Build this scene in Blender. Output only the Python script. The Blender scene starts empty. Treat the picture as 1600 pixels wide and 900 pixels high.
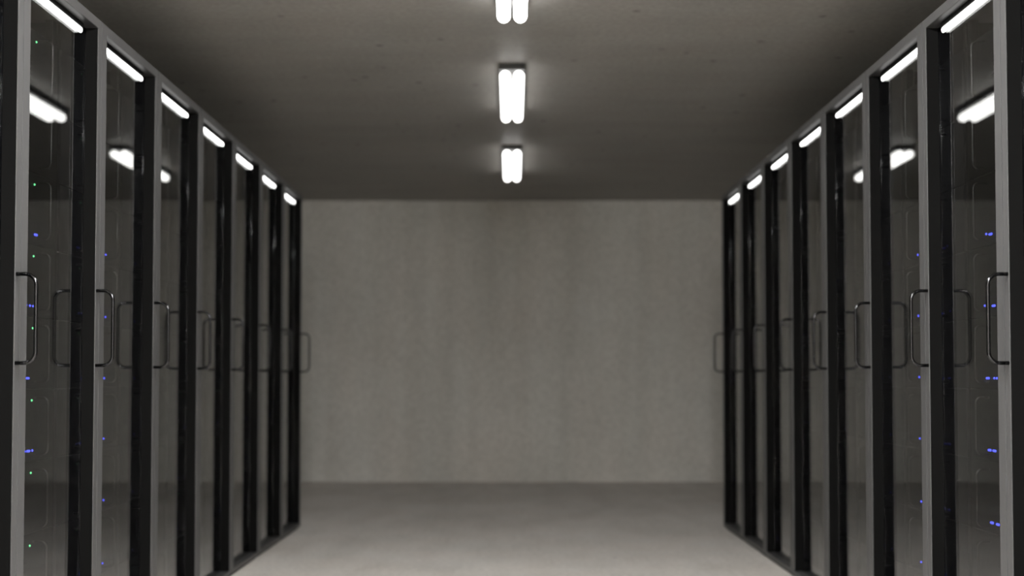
import bpy, bmesh, math, random
from mathutils import Vector, Matrix

scene = bpy.context.scene
COL = scene.collection
random.seed(7)

# ------------------------------------------------------------------ camera, world, exposure
CAM_H = 0.897
cam_data = bpy.data.cameras.new('camera')
cam_data.sensor_width = 36.0
cam_data.lens = 1900.0 / 1600.0 * 36.0
PITCH = math.atan(64.0 / 1900.0)
cam_data.shift_y = 77.0 / 1600.0
cam_data.clip_start = 0.05
cam_data.clip_end = 60
cam_data.dof.use_dof = True
cam_data.dof.focus_distance = 3.35
cam_data.dof.aperture_fstop = 1.9
cam = bpy.data.objects.new('camera', cam_data)
cam.location = (0, 0, CAM_H)
cam.rotation_euler = (math.pi / 2 + PITCH, 0, 0)
COL.objects.link(cam)
scene.camera = cam

world = bpy.data.worlds.new('world')
world.use_nodes = True
world.node_tree.nodes['Background'].inputs['Color'].default_value = (0, 0, 0, 1)
world.node_tree.nodes['Background'].inputs['Strength'].default_value = 0.0
scene.world = world

vs = scene.view_settings
scene.display_settings.display_device = 'sRGB'
vs.view_transform = 'Standard'
vs.look = 'None'
vs.gamma = 1.0
vs.use_curve_mapping = False
vs.exposure = 0.0
cy = scene.cycles
cy.max_bounces = 10
cy.diffuse_bounces = 5
cy.glossy_bounces = 5
cy.transparent_max_bounces = 24
cy.sample_clamp_indirect = 6.0
cy.caustics_reflective = False
cy.caustics_refractive = False
cy.use_denoising = True

# how strongly the tubes of each ceiling fixture burn (nearest the door first)
FIXTURES = [(-1.71, 720.0), (0.34, 860.0), (2.40, 310.0), (4.49, 10.0), (6.445, 4.5), (8.545, 4.5)]
STRIP_POWER = 4.0

# ------------------------------------------------------------------ dimensions
HALF = 1.27            # aisle centre to rack fronts
RACK_W, RACK_H, RACK_D = 0.6, 2.0, 1.0
FIRST = 3.134 - 0.6    # near side of the first rack of a row
N_RACKS = 8
GLASS = 0.038          # recess of the glass behind the frame front
CEIL = 2.446
WALL_Y = 10.57
BACK_Y = -3.0
SIDE_X = 2.62


# ------------------------------------------------------------------ materials
def new_mat(name):
    m = bpy.data.materials.new(name)
    m.use_nodes = True
    nt = m.node_tree
    return m, nt, nt.nodes['Principled BSDF']


def plain(name, col, rough=0.5, metal=0.0, spec=0.5, grain=0.0):
    m, nt, b = new_mat(name)
    b.inputs['Base Color'].default_value = (*col, 1)
    b.inputs['Roughness'].default_value = rough
    b.inputs['Metallic'].default_value = metal
    b.inputs['Specular IOR Level'].default_value = spec
    if grain:
        tc = nt.nodes.new('ShaderNodeTexCoord')
        n = nt.nodes.new('ShaderNodeTexNoise')
        n.inputs['Scale'].default_value = 60
        n.inputs['Detail'].default_value = 4
        nt.links.new(tc.outputs['Object'], n.inputs['Vector'])
        mp = nt.nodes.new('ShaderNodeMapRange')
        mp.inputs['To Min'].default_value = max(0.0, rough - grain)
        mp.inputs['To Max'].default_value = rough + grain
        nt.links.new(n.outputs['Fac'], mp.inputs['Value'])
        nt.links.new(mp.outputs['Result'], b.inputs['Roughness'])
    return m


def glow(name, col, strength):
    m, nt, b = new_mat(name)
    b.inputs['Base Color'].default_value = (*(0.15 * c for c in col), 1)
    b.inputs['Specular IOR Level'].default_value = 0.1
    b.inputs['Emission Color'].default_value = (*col, 1)
    b.inputs['Emission Strength'].default_value = strength
    return m


def concrete(name, base, dark, light, streak, rough, spec, pits, spots=0.0):
    """cast concrete: broad clouds, form-work streaks along one axis, fine grain, small pits"""
    m, nt, b = new_mat(name)
    N, L = nt.nodes.new, nt.links.new
    tc = N('ShaderNodeTexCoord')

    def noise(scale, detail, sc=(1, 1, 1), rough_=0.55):
        mp = N('ShaderNodeMapping')
        mp.inputs['Scale'].default_value = sc
        L(tc.outputs['Object'], mp.inputs['Vector'])
        n = N('ShaderNodeTexNoise')
        n.inputs['Scale'].default_value = scale
        n.inputs['Detail'].default_value = detail
        n.inputs['Roughness'].default_value = rough_
        L(mp.outputs['Vector'], n.inputs['Vector'])
        return n.outputs['Fac']

    clouds = noise(1.1, 5)
    streaks = noise(3.2, 4, streak)
    grain = noise(38, 6)

    def ramp(fac, stops):
        r = N('ShaderNodeValToRGB')
        els = r.color_ramp.elements
        els[0].position, els[0].color = stops[0][0], (*stops[0][1], 1)
        els[1].position, els[1].color = stops[-1][0], (*stops[-1][1], 1)
        for p, c in stops[1:-1]:
            e = els.new(p)
            e.color = (*c, 1)
        L(fac, r.inputs['Fac'])
        return r.outputs['Color']

    def mix(kind, fac, a, c):
        x = N('ShaderNodeMix')
        x.data_type = 'RGBA'
        x.blend_type = kind
        x.inputs[0].default_value = fac
        L(a, x.inputs[6])
        L(c, x.inputs[7])
        return x.outputs[2]

    c0 = ramp(clouds, [(0.3, dark), (0.5, base), (0.72, light)])
    c1 = ramp(streaks, [(0.3, dark), (0.5, base), (0.7, light)])
    c2 = mix('MIX', 0.5, c0, c1)
    g = ramp(grain, [(0.3, (0.82, 0.82, 0.82)), (0.7, (1.12, 1.12, 1.12))])
    c3 = mix('MULTIPLY', 0.8, c2, g)
    hue = noise(2.3, 3, (1.3, 1.3, 0.5))
    hr = ramp(hue, [(0.3, (0.985, 1.0, 1.0)), (0.7, (1.012, 0.998, 0.985))])
    c3 = mix('MULTIPLY', 1.0, c3, hr)
    if pits:
        mp = N('ShaderNodeMapping')
        L(tc.outputs['Object'], mp.inputs['Vector'])
        v = N('ShaderNodeTexVoronoi')
        v.inputs['Scale'].default_value = pits
        v.inputs['Randomness'].default_value = 1.0
        L(mp.outputs['Vector'], v.inputs['Vector'])
        pr = ramp(v.outputs['Distance'], [(0.05, (0.35, 0.34, 0.33)), (0.12, (1, 1, 1))])
        c3 = mix('MULTIPLY', 0.8, c3, pr)
    L(c3, b.inputs['Base Color'])
    b.inputs['Roughness'].default_value = rough
    b.inputs['Specular IOR Level'].default_value = spec
    bp = N('ShaderNodeBump')
    bp.inputs['Strength'].default_value = 0.12
    bp.inputs['Distance'].default_value = 0.01
    L(grain, bp.inputs['Height'])
    L(bp.outputs['Normal'], b.inputs['Normal'])
    return m


def pane_glass():
    """clear float glass: mirror share from the angle of view, the rest passes straight through"""
    m = bpy.data.materials.new('clear_glass')
    m.use_nodes = True
    nt = m.node_tree
    nt.nodes.clear()
    N, L = nt.nodes.new, nt.links.new
    out = N('ShaderNodeOutputMaterial')
    geo = N('ShaderNodeNewGeometry')
    dot = N('ShaderNodeVectorMath')
    dot.operation = 'DOT_PRODUCT'
    L(geo.outputs['Normal'], dot.inputs[0])
    L(geo.outputs['Incoming'], dot.inputs[1])

    def math_(op, a, bval=None):
        n = N('ShaderNodeMath')
        n.operation = op
        n.use_clamp = op in ('SUBTRACT', 'ADD')
        for i, x in enumerate((a, bval)):
            if x is None:
                continue
            if isinstance(x, (int, float)):
                n.inputs[i].default_value = x
            else:
                L(x, n.inputs[i])
        return n.outputs[0]

    c = math_('ABSOLUTE', dot.outputs['Value'])
    s = math_('POWER', math_('SUBTRACT', 1.0, c), 5.0)
    f = math_('ADD', math_('MULTIPLY', s, 0.96), 0.04)
    tr = N('ShaderNodeBsdfTransparent')
    tr.inputs['Color'].default_value = (0.93, 0.94, 0.94, 1)
    gl = N('ShaderNodeBsdfGlossy')
    gl.inputs['Roughness'].default_value = 0.0
    gl.inputs['Color'].default_value = (1, 1, 1, 1)
    mx = N('ShaderNodeMixShader')
    L(f, mx.inputs[0])
    L(tr.outputs[0], mx.inputs[1])
    L(gl.outputs[0], mx.inputs[2])
    L(mx.outputs[0], out.inputs['Surface'])
    return m


M_WALL = concrete('wall_concrete', (0.58, 0.567, 0.535), (0.50, 0.487, 0.455), (0.66, 0.647, 0.617),
                  (1.5, 1.5, 0.09), 0.75, 0.3, 0)
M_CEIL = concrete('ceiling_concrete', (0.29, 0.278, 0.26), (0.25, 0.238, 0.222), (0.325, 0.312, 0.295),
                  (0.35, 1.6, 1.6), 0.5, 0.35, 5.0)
M_FLOOR = concrete('floor_concrete', (0.63, 0.601, 0.573), (0.53, 0.503, 0.472), (0.715, 0.688, 0.665),
                   (1.6, 0.5, 1.0), 0.6, 0.3, 0)
M_FRAME = plain('grey_painted_steel', (0.046, 0.046, 0.047), 0.42, 0.0, 0.5)
M_BLACK = plain('black_glossy_steel', (0.002, 0.002, 0.0025), 0.04, 0.0, 0.17)
M_REVEAL = plain('black_reveal_lining', (0.004, 0.004, 0.004), 0.7, 0.0, 0.0)
M_INNER = plain('black_matt_steel', (0.0025, 0.0025, 0.0026), 0.5, 0.0, 0.08, 0.05)
M_SERVER = plain('server_black', (0.0012, 0.0012, 0.0013), 0.45, 0.0, 0.04, 0.06)
M_HANDLE = plain('dark_chrome', (0.03, 0.03, 0.032), 0.16, 1.0)
M_SHANDLE = plain('black_satin_grip', (0.002, 0.002, 0.002), 0.24, 0.0, 0.18)
M_GLASS = pane_glass()
M_HOUSING = plain('fixture_black', (0.015, 0.015, 0.015), 0.5)
M_STRIP = glow('strip_diffuser', (1.0, 0.99, 0.97), STRIP_POWER)
M_BLUE = glow('blue_led', (0.075, 0.095, 1.0), 2.4)
M_GREEN = glow('green_led', (0.2, 1.0, 0.4), 1.2)


# ------------------------------------------------------------------ mesh helpers
def bm_box(bm, x0, x1, y0, y1, z0, z1, bevel=0.0):
    r = bmesh.ops.create_cube(bm, size=1.0)
    bmesh.ops.transform(bm, verts=r['verts'], matrix=Matrix.Translation(
        ((x0 + x1) / 2, (y0 + y1) / 2, (z0 + z1) / 2)) @ Matrix.Diagonal((abs(x1 - x0), abs(y1 - y0), abs(z1 - z0), 1)))
    if bevel:
        es = list({e for v in r['verts'] for e in v.link_edges})
        bmesh.ops.bevel(bm, geom=es, offset=bevel, segments=2, affect='EDGES', profile=0.5)


def bm_tube(bm, pts, rad, seg=12, cap=True):
    pts = [Vector(p) for p in pts]
    rings = []
    n = len(pts)
    up = None
    for i, p in enumerate(pts):
        d = (pts[min(i + 1, n - 1)] - pts[max(i - 1, 0)]).normalized()
        if up is None:
            up = d.orthogonal().normalized()
        up = (up - d * up.dot(d)).normalized()
        side = d.cross(up)
        rings.append([bm.verts.new(p + rad * (math.cos(a) * up + math.sin(a) * side))
                      for a in (2 * math.pi * k / seg for k in range(seg))])
    for a, b in zip(rings, rings[1:]):
        for k in range(seg):
            f = bm.faces.new((a[k], a[(k + 1) % seg], b[(k + 1) % seg], b[k]))
            f.smooth = True
    if cap:
        bm.faces.new(rings[0][::-1])
        bm.faces.new(rings[-1])


def rounded(path, r, seg=7):
    """polyline with its inner corners rounded to radius r"""
    P = [Vector(p) for p in path]
    out = [P[0]]
    for a, b, c in zip(P, P[1:], P[2:]):
        u, v = (a - b).normalized(), (c - b).normalized()
        cen = b + r * u + r * v
        for k in range(seg + 1):
            t = math.pi / 2 * k / seg
            out.append(cen - r * v * math.cos(t) - r * u * math.sin(t))
    out.append(P[-1])
    return out


def bm_capsule_y(bm, x, z, y0, y1, rad, seg=20, rings=5, ez=1.0):
    """tube along y with domed ends"""
    prof = []
    for k in range(rings + 1):
        t = math.pi / 2 * k / rings
        prof.append((y0 + rad * (1 - math.cos(t)), rad * math.sin(t)))
    prof += [(y1 + y0 - p, q) for p, q in reversed(prof)]
    loops = []
    for y, q in prof:
        q = max(q, 1e-4)
        loops.append([bm.verts.new((x + q * math.cos(2 * math.pi * k / seg), y, z + ez * q * math.sin(2 * math.pi * k / seg)))
                      for k in range(seg)])
    for a, b in zip(loops, loops[1:]):
        for k in range(seg):
            f = bm.faces.new((a[k], b[k], b[(k + 1) % seg], a[(k + 1) % seg]))
            f.smooth = True
    bm.faces.new(loops[0])
    bm.faces.new(loops[-1][::-1])


def to_mesh(name, bm, mat):
    bmesh.ops.recalc_face_normals(bm, faces=bm.faces[:])
    me = bpy.data.meshes.new(name)
    bm.to_mesh(me)
    bm.free()
    me.materials.append(mat)
    return me


def link(name, me, parent=None, loc=None):
    o = bpy.data.objects.new(name, me)
    COL.objects.link(o)
    if parent is not None:
        o.parent = parent
    if loc is not None:
        o.location = loc
    return o


def tag(o, label, cat, group=None):
    o['label'] = label
    o['category'] = cat
    if group:
        o['group'] = group
    return o


def structure(name, box, mat):
    bm = bmesh.new()
    bm_box(bm, *box)
    o = link(name, to_mesh(name, bm, mat))
    o['kind'] = 'structure'
    return o


# ------------------------------------------------------------------ the room
T = 0.15
structure('floor', (-SIDE_X - T, SIDE_X + T, BACK_Y - T, WALL_Y + T, -T, 0), M_FLOOR)
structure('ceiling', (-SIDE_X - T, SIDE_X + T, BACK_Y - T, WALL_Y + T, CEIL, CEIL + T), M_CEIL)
structure('wall_back', (-SIDE_X - T, SIDE_X + T, WALL_Y, WALL_Y + T, 0, CEIL), M_WALL)
structure('wall_front', (-SIDE_X - T, SIDE_X + T, BACK_Y - T, BACK_Y, 0, CEIL), M_WALL)
structure('wall_left', (-SIDE_X - T, -SIDE_X, BACK_Y, WALL_Y, 0, CEIL), M_WALL)
structure('wall_right', (SIDE_X, SIDE_X + T, BACK_Y, WALL_Y, 0, CEIL), M_WALL)


# ------------------------------------------------------------------ server racks
# rack-local axes: x = away from the aisle (times the row's side), y = along the row, z = up
def bx(bm, s, w0, w1, y0, y1, z0, z1, bevel=0.0):
    bm_box(bm, min(s * w0, s * w1), max(s * w0, s * w1), y0, y1, z0, z1, bevel)


NP, FP = 0.046, 0.566          # inner faces of the near and far post
Z0, Z1 = 0.030, 1.971          # opening of the door

RACK_MESH = {}
for s in (-1, 1):
    d = {}
    bm = bmesh.new()
    bx(bm, s, 0, GLASS, 0.0016, NP - 0.001, 0.012, RACK_H)
    bx(bm, s, 0, GLASS, FP + 0.001, RACK_W - 0.0016, 0.012, RACK_H)
    bx(bm, s, 0, GLASS, NP - 0.001, FP + 0.001, Z1 + 0.001, RACK_H)
    bx(bm, s, 0, GLASS, NP - 0.001, FP + 0.001, 0.012, Z0)
    d['frame'] = to_mesh('door_frame', bm, M_FRAME)
    bm = bmesh.new()
    bx(bm, s, GLASS, GLASS + 0.004, NP, FP, Z0, Z1)
    d['pane'] = to_mesh('glass_pane', bm, M_GLASS)
    bm = bmesh.new()
    bx(bm, s, 0.0012, GLASS, 0.0001, 0.0015, 0.012, RACK_H - 0.001)
    bx(bm, s, 0.0012, GLASS, RACK_W - 0.0015, RACK_W - 0.0001, 0.012, RACK_H - 0.001)
    d['gasket'] = to_mesh('edge_gasket', bm, M_REVEAL)  # added black strips that paint the shade of the groove between racks
    bm = bmesh.new()
    bx(bm, s, 0.002, GLASS, NP, FP, Z1, Z1 + 0.001)
    d['lining_head'] = to_mesh('head_lining', bm, M_HOUSING)  # added dark sheet, paints shade onto the underside of the head bar
    bm = bmesh.new()
    hy, top, bot, out = 0.575, 1.169, 0.931, -0.051
    bm_tube(bm, rounded([(s * 0.001, hy, top - 0.005), (s * out, hy, top - 0.005),
                         (s * out, hy, bot + 0.005), (s * 0.001, hy, bot + 0.005)], 0.028, 9), 0.0052)
    d['handle'] = to_mesh('door_handle', bm, M_HANDLE)
    for key, y0, y1 in (('near', 0.002, NP), ('far', FP, RACK_W - 0.002)):
        bm = bmesh.new()
        inner = NP if key == 'near' else FP
        # thin black lining of the door reveal, then the panel that closes the cabinet's side
        bx(bm, s, 0.002, GLASS, inner - 0.001 if key == 'near' else inner, inner if key == 'near' else inner + 0.001, Z0, Z1)
        d['lining_' + key] = to_mesh('jamb_lining', bm, M_REVEAL)
        bm = bmesh.new()
        bx(bm, s, GLASS, RACK_D, y0, y1, 0.012, RACK_H - 0.012)
        d['side_' + key] = to_mesh('side_panel', bm, M_BLACK)
    bm = bmesh.new()
    bx(bm, s, GLASS, RACK_D, 0.002, RACK_W - 0.002, RACK_H - 0.012, RACK_H, 0.002)
    d['roof'] = to_mesh('roof_panel', bm, M_INNER)
    bm = bmesh.new()
    bx(bm, s, GLASS, RACK_D, NP, FP, 0.012, Z0)
    bx(bm, s, 0.012, RACK_D - 0.03, 0.02, RACK_W - 0.02, 0.0, 0.012)
    d['base'] = to_mesh('base_panel', bm, M_INNER)
    bm = bmesh.new()
    bx(bm, s, RACK_D - 0.01, RACK_D, NP, FP, Z0, RACK_H - 0.012)
    for k in range(14):                        # louvres of the rear panel
        z = 0.35 + k * 0.1
        bx(bm, s, RACK_D - 0.016, RACK_D - 0.01, 0.12, 0.49, z, z + 0.03, 0.002)
    d['rear'] = to_mesh('rear_panel', bm, M_INNER)
    for key, y0, y1 in (('near', NP + 0.006, NP + 0.034), ('far', FP - 0.034, FP - 0.006)):
        bm = bmesh.new()
        bx(bm, s, 0.1265, 0.15, y0, y1, Z0, RACK_H - 0.012, 0.001)
        d['rail_' + key] = to_mesh('mounting_rail', bm, M_INNER)
    # light strip: a channel under the head of the door with a round-ended diffuser below it
    bm = bmesh.new()
    bx(bm, s, 0.027, 0.0378, 0.100, 0.515, Z1 - 0.0140, Z1, 0.001)
    d['channel'] = to_mesh('light_strip', bm, M_INNER)
    bm = bmesh.new()
    bm_capsule_y(bm, s * 0.0325, Z1 - 0.0225, 0.105, 0.510, 0.0055, 16, 5, 1.6)
    d['diffuser'] = to_mesh('diffuser', bm, M_STRIP)
    RACK_MESH[s] = d

ORD = ['nearest', 'second', 'third', 'fourth', 'fifth', 'sixth', 'seventh', 'farthest']
SIDE = {-1: 'left', 1: 'right'}


def rack_label(s, k):
    side = SIDE[s]
    if k == 0:
        return f'black server rack nearest the camera on the {side}, only its far jamb in frame'
    if k == N_RACKS - 1:
        return f'black glass-door server rack at the far end of the {side} row, beside the concrete wall'
    tail = {1: 'full rack from the front edge'}.get(k)
    if k == 1:
        return f'first wholly visible glass-door server rack of the {side} row, blue lights behind its glass'
    return f'{ORD[k]} glass-door server rack counted from the camera end of the {side} row'


def make_rack(s, k):
    d = RACK_MESH[s]
    root = bpy.data.objects.new('server_rack', None)
    root.empty_display_size = 0.2
    COL.objects.link(root)
    root.location = (s * HALF, FIRST + RACK_W * k, 0)
    tag(root, rack_label(s, k), 'server rack', f'server racks in the {SIDE[s]} row')
    fr = link('door_frame', d['frame'], root)
    link('glass_pane', d['pane'], fr)['label'] = 'clear reflective glass pane'
    link('door_handle', d['handle'], fr)['label'] = 'dark chrome bow handle'
    link('jamb_lining', d['lining_near'], fr)['label'] = 'matt black jamb lining'
    link('jamb_lining', d['lining_far'], fr)['label'] = 'matt black jamb lining'
    link('head_lining', d['lining_head'], fr)['label'] = 'black lining under the head of the door'
    link('edge_gasket', d['gasket'], fr)['label'] = 'black edge gasket'
    link('side_panel', d['side_near'], root)
    link('side_panel', d['side_far'], root)
    link('roof_panel', d['roof'], root)
    link('base_panel', d['base'], root)
    link('rear_panel', d['rear'], root)
    link('mounting_rail', d['rail_near'], root)
    link('mounting_rail', d['rail_far'], root)
    ch = link('light_strip', d['channel'], root)
    link('diffuser', d['diffuser'], ch)['label'] = 'glowing white diffuser'
    return root


# ------------------------------------------------------------------ servers
UNIT = 0.2086
FRONT = 0.117
SERVER_MESH = {}
for s in (-1, 1):
    d = {}
    bm = bmesh.new()
    bx(bm, s, 0.1265, 0.86, 0.084, 0.528, 0.0005, UNIT - 0.0008)
    d['chassis'] = to_mesh('chassis', bm, M_SERVER)
    bm = bmesh.new()
    bx(bm, s, FRONT, 0.126, 0.062, 0.550, 0.001, UNIT - 0.0013, 0.002)
    for r in range(7):                         # vent bars across the front
        z = 0.060 + r * 0.0125
        bx(bm, s, FRONT - 0.002, FRONT, 0.23, 0.355, z, z + 0.006)
    d['front'] = to_mesh('front_panel', bm, M_SERVER)
    for key, y in (('near', 0.197), ('far', 0.403)):
        bm = bmesh.new()
        o = FRONT - 0.039
        bm_tube(bm, rounded([(s * (FRONT + 0.001), y, 0.183), (s * o, y, 0.183),
                             (s * o, y, 0.019), (s * (FRONT + 0.001), y, 0.019)], 0.016, 5), 0.0038, 10)
        d['grip_' + key] = to_mesh('handle', bm, M_SHANDLE)

    def lens(name, length, mat):
        bm = bmesh.new()
        bm_capsule_y(bm, 0, 0, -length / 2, length / 2, 0.0036, 10, 3)
        return to_mesh(name, bm, mat)
    d['green'] = lens('status_light', 0.0073, M_GREEN)
    d['dot'] = lens('activity_light', 0.0073, M_BLUE)
    d['dash'] = lens('activity_light', 0.022, M_BLUE)
    SERVER_MESH[s] = d

# lights seen on the first whole rack of each row, by unit from the top: (offset along the rack, kind)
SEEN = {
    (-1, 1): {2: [(.393, 'dash'), (.322, 'dot')], 3: [(.357, 'dot'), (.380, 'dot'), (.330, 'dot')],
              4: [(.347, 'dash')], 5: [(.388, 'dot'), (.359, 'dash'), (.334, 'dot')], 6: [(.327, 'dot')],
              7: [(.345, 'dot')], 8: [(.35, 'dot')]},
    (1, 1): {2: [(.376, 'dash'), (.407, 'dot')], 3: [(.360, 'dash'), (.425, 'dot')],
             4: [(.410, 'dash'), (.362, 'dot'), (.344, 'dot')], 5: [(.403, 'dash'), (.368, 'dash')],
             6: [(.393, 'dash'), (.350, 'dash')], 7: [(.36, 'dot')], 8: [(.37, 'dot')]},
}
UNIT_ORD = ['topmost', 'second from top', 'third from top', 'fourth from top', 'middle',
            'fourth from bottom', 'third from bottom', 'second from bottom', 'lowest']


def make_server(s, k, i):
    d = SERVER_MESH[s]
    j = 5 - i
    base = 0.833 + UNIT * j - 0.175
    root = bpy.data.objects.new('server', None)
    root.empty_display_size = 0.05
    COL.objects.link(root)
    root.location = (s * HALF, FIRST + RACK_W * k, base)
    link('chassis', d['chassis'], root)
    link('front_panel', d['front'], root)
    link('handle', d['grip_near'], root)['label'] = 'small black handle'
    link('handle', d['grip_far'], root)['label'] = 'small black handle'
    green = (s == -1 and k == 1) or k in (3, 4)
    if green:
        link('status_light', d['green'], root, (s * (FRONT - 0.0005), 0.379, 0.175))['label'] = 'green status light'
    blues = []
    if i >= 2:
        if (s, k) in SEEN:
            blues = SEEN[(s, k)].get(i, [])
        else:
            blues = [(.405 + random.uniform(-.006, .006), 'dot')]
            if random.random() < 0.5:
                blues.append((random.uniform(.25, .33), random.choice(['dot', 'dash'])))
            if k >= 3 and random.random() < 0.4:
                blues = blues[1:]
    for y, kind in blues:
        z = 0.0304 + (0.004 if kind == 'dot' and len(blues) > 1 and y > .4 else 0)
        link('activity_light', d[kind], root, (s * (FRONT - 0.0005), y, z))['label'] = 'blue activity light'
    rk = {0: 'nearest', N_RACKS - 1: 'farthest'}.get(k, ORD[k])
    what = 'black server'
    if green and blues:
        what = 'black server with green and blue lights'
    elif green:
        what = 'black server with a green light'
    elif blues:
        what = 'black server with blue lights'
    tag(root, f'{what}, {UNIT_ORD[i]} in the {rk} {SIDE[s]} rack', 'server',
        f'servers in the {rk} {SIDE[s]} rack')


for s in (-1, 1):
    for k in range(N_RACKS):
        make_rack(s, k)
        for i in range(9):
            make_server(s, k, i)

# ------------------------------------------------------------------ ceiling lights
FIX_LABEL = [
    'rearmost twin-tube ceiling light, well behind the camera',
    'twin-tube ceiling light above the camera, behind the front edge of the photo',
    'twin-tube ceiling light just before the photo begins, over the near racks',
    'nearest visible twin-tube ceiling light, cut by the top edge of the photo',
    'middle twin-tube ceiling light on black housing over the aisle',
    'farthest twin-tube ceiling light, closest to the concrete back wall',
]
LEN = 1.01
bm = bmesh.new()
bm_box(bm, -0.065, 0.065, -LEN / 2 - 0.004, LEN / 2 + 0.004, -0.030, 0.0, 0.002)
HOUSING = to_mesh('housing', bm, M_HOUSING)
for (yc, power), lab in zip(FIXTURES, FIX_LABEL):
    root = bpy.data.objects.new('ceiling_light', None)
    root.empty_display_size = 0.1
    COL.objects.link(root)
    root.location = (0, yc, CEIL)
    tag(root, lab, 'ceiling light', 'ceiling lights over the aisle')
    link('housing', HOUSING, root)
    mat = glow('tube_glow', (1.0, 0.985, 0.955), power)
    for x in (-0.034, 0.034):
        bm = bmesh.new()
        bm_capsule_y(bm, x, -0.0562, -LEN / 2, LEN / 2, 0.0265, 20, 5)
        link('light_tube', to_mesh('light_tube', bm, mat), root)['label'] = 'glowing white tube'
